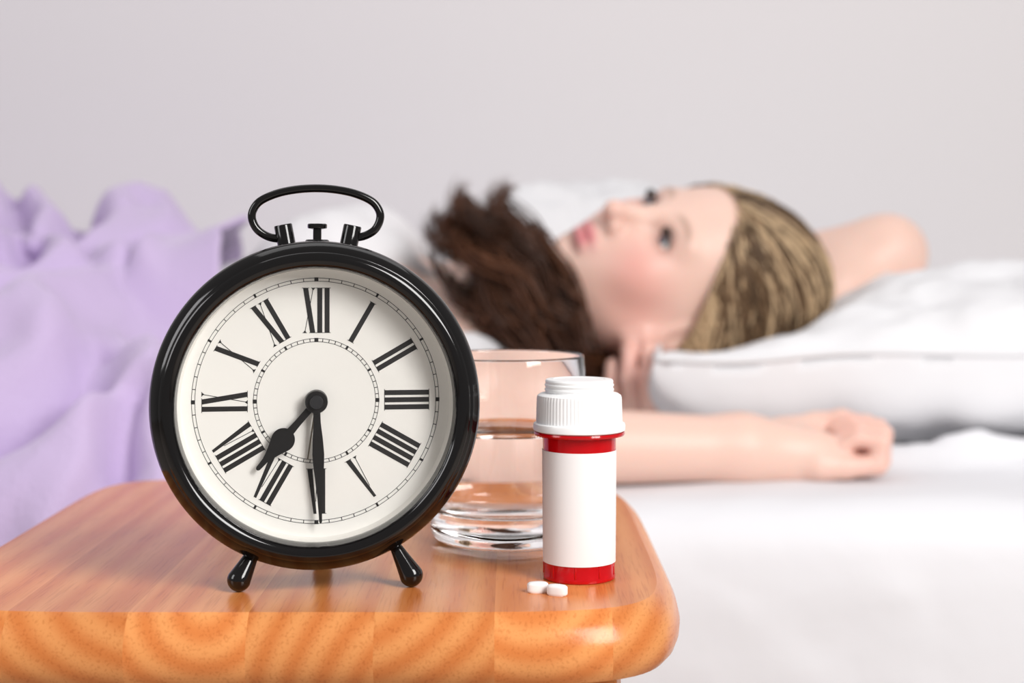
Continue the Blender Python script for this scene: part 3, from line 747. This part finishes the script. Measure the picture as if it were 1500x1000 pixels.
# eyes
m_eye = mat('eye_white', (0.80, 0.78, 0.76), 0.15); m_iris = mat('eye_iris', (0.045, 0.060, 0.085), 0.12); m_lash = mat('eyelash', (0.02, 0.015, 0.012), 0.6)
gaze = Ff * 0.95 - U * 0.22 - Rr * 0.05; gaze /= np.linalg.norm(gaze)
for s_ in (-1, 1):
    c = hd(0.0, 0.0655, s_ * 0.032)
    e = lathe('eye', [(0.0122 * math.sin(math.radians(a)), -0.0122 * math.cos(math.radians(a))) for a in range(0, 181, 10)], 32, m_eye, None, 180)
    e.parent = person; e.location = c
    ir = lathe('iris', [(0.0062, 0.0107), (0.0050, 0.0117), (0.003, 0.0124), (0.0, 0.0126)], 24, m_iris, None, 180)
    ir.data.transform(Vector(gaze).to_track_quat('Z', 'Y').to_matrix().to_4x4()); ir.parent = e
    LV, LF = [], []
    for k in range(22):
        q = -1 + 2 * k / 21; base = hd(0.0050 * (1 - q * q) + 0.0003, 0.0655 + 0.0133 * math.sqrt(1 - 0.62 * q * q), s_ * 0.032 + q * 0.0115)
        tip = base + U * 0.0040 + Ff * 0.0065 + Rr * (q * 0.0035)
        v, f_ = tube_data(catmull([base, (base + tip) / 2 + Ff * 0.0012 - U * 0.0012, tip], 5), [0.0008, 0.0007, 0.0005, 0.0003, 0.0001], 4)
        LF += [tuple(i + len(LV) for i in fc) for fc in f_]; LV += list(v)
    pydata('eyelashes', LV, LF, m_lash, person)

# shirt
shf = Field(axis(-0.75, (0.10, 0.0050)), axis(1.33, (1.90, 0.0050)), axis(-0.045, (0.23, 0.0050)))
torso(shf, 0.007)
shf.cone(SH, SH + 0.42 * (EL - SH), 0.056, 0.054, 0.04)
shf.cone((-0.02, 1.72, 0.045), S2, 0.062, 0.060, 0.04)
shf.cone((0.10, 1.575, 0.120), (-0.050, 1.590, 0.155), 0.085, 0.060, 0.012, 'sub')
shf.cone((0.08, 1.49, 0.110), (-0.062, 1.475, 0.115), 0.075, 0.058, 0.012, 'sub')       # scooped neckline
SVv, SQ = shf.mesh(); SVv = relax(SVv, SQ, 2, 0.5)
SVv[:, 2] = np.maximum(SVv[:, 2] + 0.003 * fbm(SVv[:, 0] * 26 + SVv[:, 2] * 10, SVv[:, 1] * 14, 61), BED_Z + 0.0045)
m_shirt = mat('white_jersey', (0.78, 0.77, 0.79), 0.85); add_noise_bump(m_shirt, 60, 0.2, 0.003)
np_mesh('shirt', SVv, SQ, m_shirt, person)

# hair: a cap that follows the skull plus strands, and dark curls thrown over the neck
m_hair = mat('hair', (0.2, 0.1, 0.05), 0.46, IOR=1.36); tint_to_base(m_hair)
HV, HQ, HCc, hbase = [], [], [], 0
def strand(P, r, col, seg=5):
    global hbase
    n = len(P); t = np.linspace(0, 1, n); R = r * np.clip(np.minimum(1, (1 - t) * 3.5 + 0.12) * np.minimum(1, t * 6 + 0.3), 0.05, 1)
    Pp, T, Nq, Bq = frames(P); a = np.arange(seg) * 2 * math.pi / seg
    V = Pp[:, None] + R[:, None, None] * (np.cos(a)[None, :, None] * Nq[:, None] + np.sin(a)[None, :, None] * Bq[:, None])
    I, J = np.meshgrid(np.arange(n - 1), np.arange(seg), indexing='ij'); J2 = (J + 1) % seg
    Q = np.stack([I * seg + J, I * seg + J2, (I + 1) * seg + J2, (I + 1) * seg + J], -1).reshape(-1, 4)
    HV.append(V.reshape(-1, 3)); HQ.append(Q + hbase); HCc.append(np.tile(col, (n * seg, 1))); hbase += n * seg
def hairline(P):
    return 0.003 + 0.80 * P[..., 1] + 0.017 * np.cos(np.clip(P[..., 2] / 0.07, -1, 1) * math.pi / 2) ** 2 - P[..., 0]
capf = Field(axis(0.0, (0.40, 0.0035)), axis(1.40, (1.72, 0.0035)), axis(-0.02, (0.25, 0.0035)))
capf.ell(hd(0.028, -0.016, 0), (0.096, 0.098, 0.084), 0.02, FR)
capf.ell(hd(0.084, -0.034, 0.010), (0.054, 0.060, 0.060), 0.05, FR)
G = np.stack(np.meshgrid(*capf.ax, indexing='ij'), -1); GL = (G - HC) @ FR.T
hl = hairline(GL)                                  # > 0 on the face side
d1 = (hl / 1.28).astype(np.float32); kk = 0.010; hh = np.maximum(kk - np.abs(capf.F - d1), 0) / kk
capf.F = np.maximum(capf.F, d1) + hh * hh * kk * 0.25
CV, CQ = capf.mesh(); CV = relax(CV, CQ, 2, 0.5)
dark = np.array([0.075, 0.029, 0.014]); mid = np.array([0.23, 0.135, 0.070]); blond = np.array([0.56, 0.40, 0.24])
HV.append(CV); HQ.append(CQ); HCc.append(np.tile(mid * 0.55, (len(CV), 1))); hbase += len(CV)
E_c = np.array([0.028, -0.016, 0.0]); E_r = np.array([0.098, 0.100, 0.086])
def on_skull(dv, lift):
    """direction in head axes -> point on the hair surface"""
    dv = dv / np.linalg.norm(dv, axis=-1, keepdims=True)
    p = E_c + dv * (1 / np.sqrt(((dv / E_r) ** 2).sum(-1, keepdims=True)))
    # bunched hair on the back of the crown
    w_ = np.exp(-(((p - np.array([0.122, -0.040, 0.012])) / 0.075) ** 2).sum(-1, keepdims=True))
    return p + dv * (lift + 0.030 * w_)
dv = rng.normal(size=(60000, 3)); pv = on_skull(dv, 0.0); hv = hairline(pv)
front = pv[(np.abs(hv) < 0.004) & (pv[:, 1] > -0.03)]; rest = pv[(hv < -0.006) & (pv[:, 1] > -0.05)]
for k in range(2200):
    st_ = front[rng.randint(len(front))] if k < 900 else rest[rng.randint(len(rest))]
    start = st_ - E_c; side = st_[2]
    end = np.array([0.020 + rng.normal(0, 0.020), -0.110 + rng.normal(0, 0.018), 0.010 + 0.45 * side + rng.normal(0, 0.014)]) - E_c
    a0 = start / np.linalg.norm(start); b0 = end / np.linalg.norm(end); om = max(0.15, math.acos(np.clip(a0.dot(b0), -1, 1))); t = np.linspace(0, 1, 18)[:, None]
    dirs = (np.sin((1 - t) * om) * a0 + np.sin(t * om) * b0) / math.sin(om)
    dirs = dirs + 0.05 * rng.normal(size=3) * np.sin(t * math.pi)
    lift = 0.0005 + 0.004 * rng.rand() + 0.002 * np.sin(t * 7 + rng.rand() * 6)
    P = HC + on_skull(dirs, lift) @ FR
    c = rng.rand(); lock = vnoise(np.array([side * 90 + 20]), np.array([st_[0] * 25 + 9]), 91)[0]
    col = blond * (0.75 + 0.45 * c) if lock + rng.normal(0, 0.18) > 0.08 else mid * (0.25 + 0.50 * c)
    strand(P, 0.0008 + 0.0008 * rng.rand(), col)
# dark curls, gathered in locks
for lk in range(64):
    s0 = np.array([0.031 + rng.normal(0, 0.012), 1.455 + rng.normal(0, 0.020), 0.076 + rng.normal(0, 0.017)])
    ey = rng.uniform(286, 480) if lk % 3 else rng.uniform(286, 340)
    ex = np.interp(ey, [286, 320, 380, 450, 490], [668, 640, 650, 688, 728]) + rng.rand() ** 1.4 * 85
    e = px(ex, ey, rng.uniform(1.44, 1.55))
    m1 = s0 + (e - s0) * 0.40 + np.array([0.008, rng.normal(0, 0.012) - 0.008, rng.normal(0, 0.010)])
    m2 = s0 + (e - s0) * 0.75 + np.array([0.004, rng.normal(0, 0.014), 0.006 + rng.normal(0, 0.010)])
    amp0 = 0.015 * rng.uniform(0.5, 1.2); w0 = rng.uniform(7, 14); p0 = rng.rand() * 6.3; shade = 0.35 + 0.9 * rng.rand()
    red = np.array([0.07, 0.024, 0.008]) * (rng.rand() > 0.70)
    for k in range(26):
        j = rng.normal(0, 0.0042, 3)
        nape = [hd(-0.055, -0.060, 0.030) + 2 * j, np.array([0.062, 1.482, 0.022]) + 2 * j] if lk % 2 else []
        P = catmull(nape + [s0 + 1.4 * j, m1 + 1.5 * j, m2 + j, e + 0.8 * j + rng.normal(0, 0.003, 3)], 32 if nape else 24); t = np.linspace(-0.5 if nape else 0, 1, len(P)).clip(0, 1)
        amp = amp0 * t ** 1.4 * rng.uniform(0.85, 1.15); w_ = w0 * rng.uniform(0.97, 1.03)
        P[:, 0] += amp * np.sin(w_ * t + p0); P[:, 2] += amp * np.cos(w_ * t + p0); P[:, 1] += 0.7 * amp * np.sin(w_ * t + p0 + 1.2)
        strand(P, 0.0006 + 0.0007 * rng.rand(), dark * shade * (0.7 + 0.5 * rng.rand()) + red * rng.rand(), 4)
# a few strands that drop along the neck
for k in range(350):
    s0 = np.array([0.040 + rng.normal(0, 0.014), 1.455 + rng.normal(0, 0.015), 0.060 + rng.normal(0, 0.014)])
    e = px(rng.uniform(680, 790), rng.uniform(430, 500), rng.uniform(1.43, 1.48))
    P = catmull([s0, (s0 + e) / 2 + np.array([0, -0.012, 0.016 + rng.normal(0, 0.008)]), e], 20); t = np.linspace(0, 1, 20); amp = 0.008 * t
    w_ = rng.uniform(7, 12); p0 = rng.rand() * 6.3
    P[:, 0] += amp * np.sin(w_ * t + p0); P[:, 2] += amp * np.cos(w_ * t + p0)
    strand(P, 0.0007 + 0.0006 * rng.rand(), dark * (0.6 + rng.rand()))
hair = np_mesh('hair', np.concatenate(HV), np.concatenate(HQ), m_hair, person)
set_colors(hair, np.concatenate(HCc))
hair['label'] = 'long brown hair, blond streaked on the crown'

# ------------------------------------------------------------------ lavender blanket
m_blanket = mat('lavender_fleece', (0.565, 0.45, 0.68), 0.95, Sheen_Weight=0.3, Sheen_Roughness=0.5); add_noise_bump(m_blanket, 240, 0.5, 0.003, 3, (1, 1, 0.6))
bprof = [(2.10, -0.035), (1.98, 0.0), (1.86, 0.085), (1.77, 0.150), (1.70, 0.168), (1.63, 0.145), (1.56, 0.105), (1.50, 0.080), (1.44, 0.072), (1.36, 0.056), (1.28, 0.026), (1.215, -0.014), (1.172, -0.062), (1.152, -0.13), (1.145, -0.22), (1.14, -0.34)]
front_y = np.array([p[0] for p in bprof[4:]]); front_row = 350 + (CAM_Z - np.array([p[1] for p in bprof[4:]])) * FPX / front_y
def on_blanket(x, y):
    d = float(np.interp(y, front_row, front_y)); return px(x, y, d)
ridges = [  # fold lines over the blanket: plan points, width, height (negative: creases)
    ([(45, 300), (60, 360), (95, 430)], 0.034, 0.046),
    ([(120, 300), (150, 370), (190, 430)], 0.034, 0.044),
    ([(-30, 300), (-15, 420)], 0.030, 0.040),
    ([(300, 290), (275, 340), (235, 400)], 0.045, 0.050),
    ([(370, 300), (330, 380), (285, 450)], 0.030, 0.022),
    ([(14, 330), (10, 440)], 0.018, -0.030),
    ([(100, 330), (112, 400), (140, 455)], 0.016, -0.030),
    ([(208, 330), (208, 410)], 0.020, -0.036),
    ([(-60, 455), (20, 462), (120, 468), (180, 430)], 0.020, -0.034),
    ([(-60, 520), (70, 525), (190, 490), (300, 455)], 0.040, 0.050),
    ([(-60, 590), (60, 565), (130, 530)], 0.024, 0.022),
    ([(-40, 660), (50, 640), (125, 600)], 0.016, -0.026),
    ([(125, 600), (150, 560), (200, 540)], 0.014, -0.012),
    ([(-20, 740), (60, 690), (150, 640)], 0.020, 0.016),
    ([(60, 800), (120, 720), (185, 640), (215, 560)], 0.022, 0.026),
    ([(205, 620), (200, 700)], 0.016, -0.028),
    ([(225, 720), (240, 640), (265, 560)], 0.022, 0.024),
]
def seg_dist(Q, A, B_):
    ab = B_ - A; t = np.clip(((Q - A) @ ab) / ab.dot(ab), 0, 1)
    return np.linalg.norm(Q - A - t[..., None] * ab, axis=-1)
def blanket_disp(X, Y, Z, T):
    Q = np.stack([X, Y, Z], -1)
    d = 0.010 * fbm(X * 5 + 3, T * 5, 41, 3)
    for pts, w_, h_ in ridges:
        P = [on_blanket(*p) for p in pts]
        dist = np.min([seg_dist(Q[..., :2], P[i][:2], P[i + 1][:2]) for i in range(len(P) - 1)], axis=0)
        d = d + h_ * (1.0 if h_ > 0 else 1.35) * np.exp(-(dist / w_) ** 2)
    fold = 1 - np.abs(vnoise((X * 0.8 + T * 0.7) * 11, (X * 0.7 - T * 0.8) * 4, 77)) * 2
    d = d + 0.006 * fold + 0.0025 * vnoise((X + T) * 38, (X - T) * 14, 78)
    global fold_depth
    fold_depth = (d + 0.006).ravel()
    return d + 0.006
blk = cloth_sheet('blanket', np.linspace(-1.5, -0.20, 330), bprof, blanket_disp, m_blanket, 0.006)
# the upper hem runs obliquely across her waist
co = np.empty(len(blk.data.vertices) * 3, np.float32); blk.data.vertices.foreach_get('co', co); co = co.reshape(-1, 3)
hemf = np.clip((1 - (co[:, 0] + 1.5) / 1.3) / 0.07, 0, 1)
wgt = np.clip((co[:, 0] + 1.5) / 1.3, 0, 1) ** 2
co[:, 0] += wgt * (-0.085 * np.clip((co[:, 1] - 1.25) / 0.2, 0, 1) - 0.085 * np.clip((co[:, 1] - 1.70) / 0.16, 0, 1) + 0.012 * np.sin(co[:, 1] * 40))
cell = 0.015; hx, hy = int(1.8 / cell), int(0.8 / cell); hm = np.full((hx, hy), -1.0)
for A in (BV, SVv):
    ix = ((A[:, 0] + 1.6) / cell).astype(int); iy = ((A[:, 1] - 1.15) / cell).astype(int); ok = (ix >= 0) & (ix < hx) & (iy >= 0) & (iy < hy)
    np.maximum.at(hm, (ix[ok], iy[ok]), A[ok, 2])
hm = np.maximum(hm, BED_Z)
for _ in range(3):      # spread and soften, as cloth bridges what it covers
    p_ = np.pad(hm, 1, mode='edge'); hm = np.max([p_[i:i + hx, j:j + hy] for i in range(3) for j in range(3)], axis=0)
for _ in range(6):
    p_ = np.pad(hm, 1, mode='edge'); hm = np.mean([p_[i:i + hx, j:j + hy] for i in range(3) for j in range(3)], axis=0)
gx = np.clip((co[:, 0] + 1.6) / cell - 0.5, 0, hx - 1.001); gy = np.clip((co[:, 1] - 1.15) / cell - 0.5, 0, hy - 1.001)
i0, j0 = gx.astype(int), gy.astype(int); u_, v_ = gx - i0, gy - j0
low = (hm[i0, j0] * (1 - u_) + hm[i0 + 1, j0] * u_) * (1 - v_) + (hm[i0, j0 + 1] * (1 - u_) + hm[i0 + 1, j0 + 1] * u_) * v_ + 0.014
over = co[:, 1] > 1.215
low_hem = low.copy()
raised = np.clip((low - co[:, 2] + 0.01) / 0.03, 0, 1)
low = low + hemf * (raised * np.clip(fold_depth + 0.034, 0, 0.09) * 0.75 - 0.006)
kz = 0.02; dz_ = np.maximum(kz - np.abs(co[:, 2] - low), 0) / kz
co[:, 2] = np.where(over, np.maximum(co[:, 2], low) + dz_ * dz_ * kz * 0.25, co[:, 2])
hem_on = over & (co[:, 1] > 1.26)      # the free hem settles on what lies under it
co[:, 2] = np.where(hem_on, low_hem + (co[:, 2] - low_hem) * (0.15 + 0.85 * hemf), co[:, 2])
blk.data.vertices.foreach_set('co', co.ravel()); blk.data.update()
tag(blk, 'lavender fleece blanket rumpled over the legs and hanging from the bed', 'blanket')
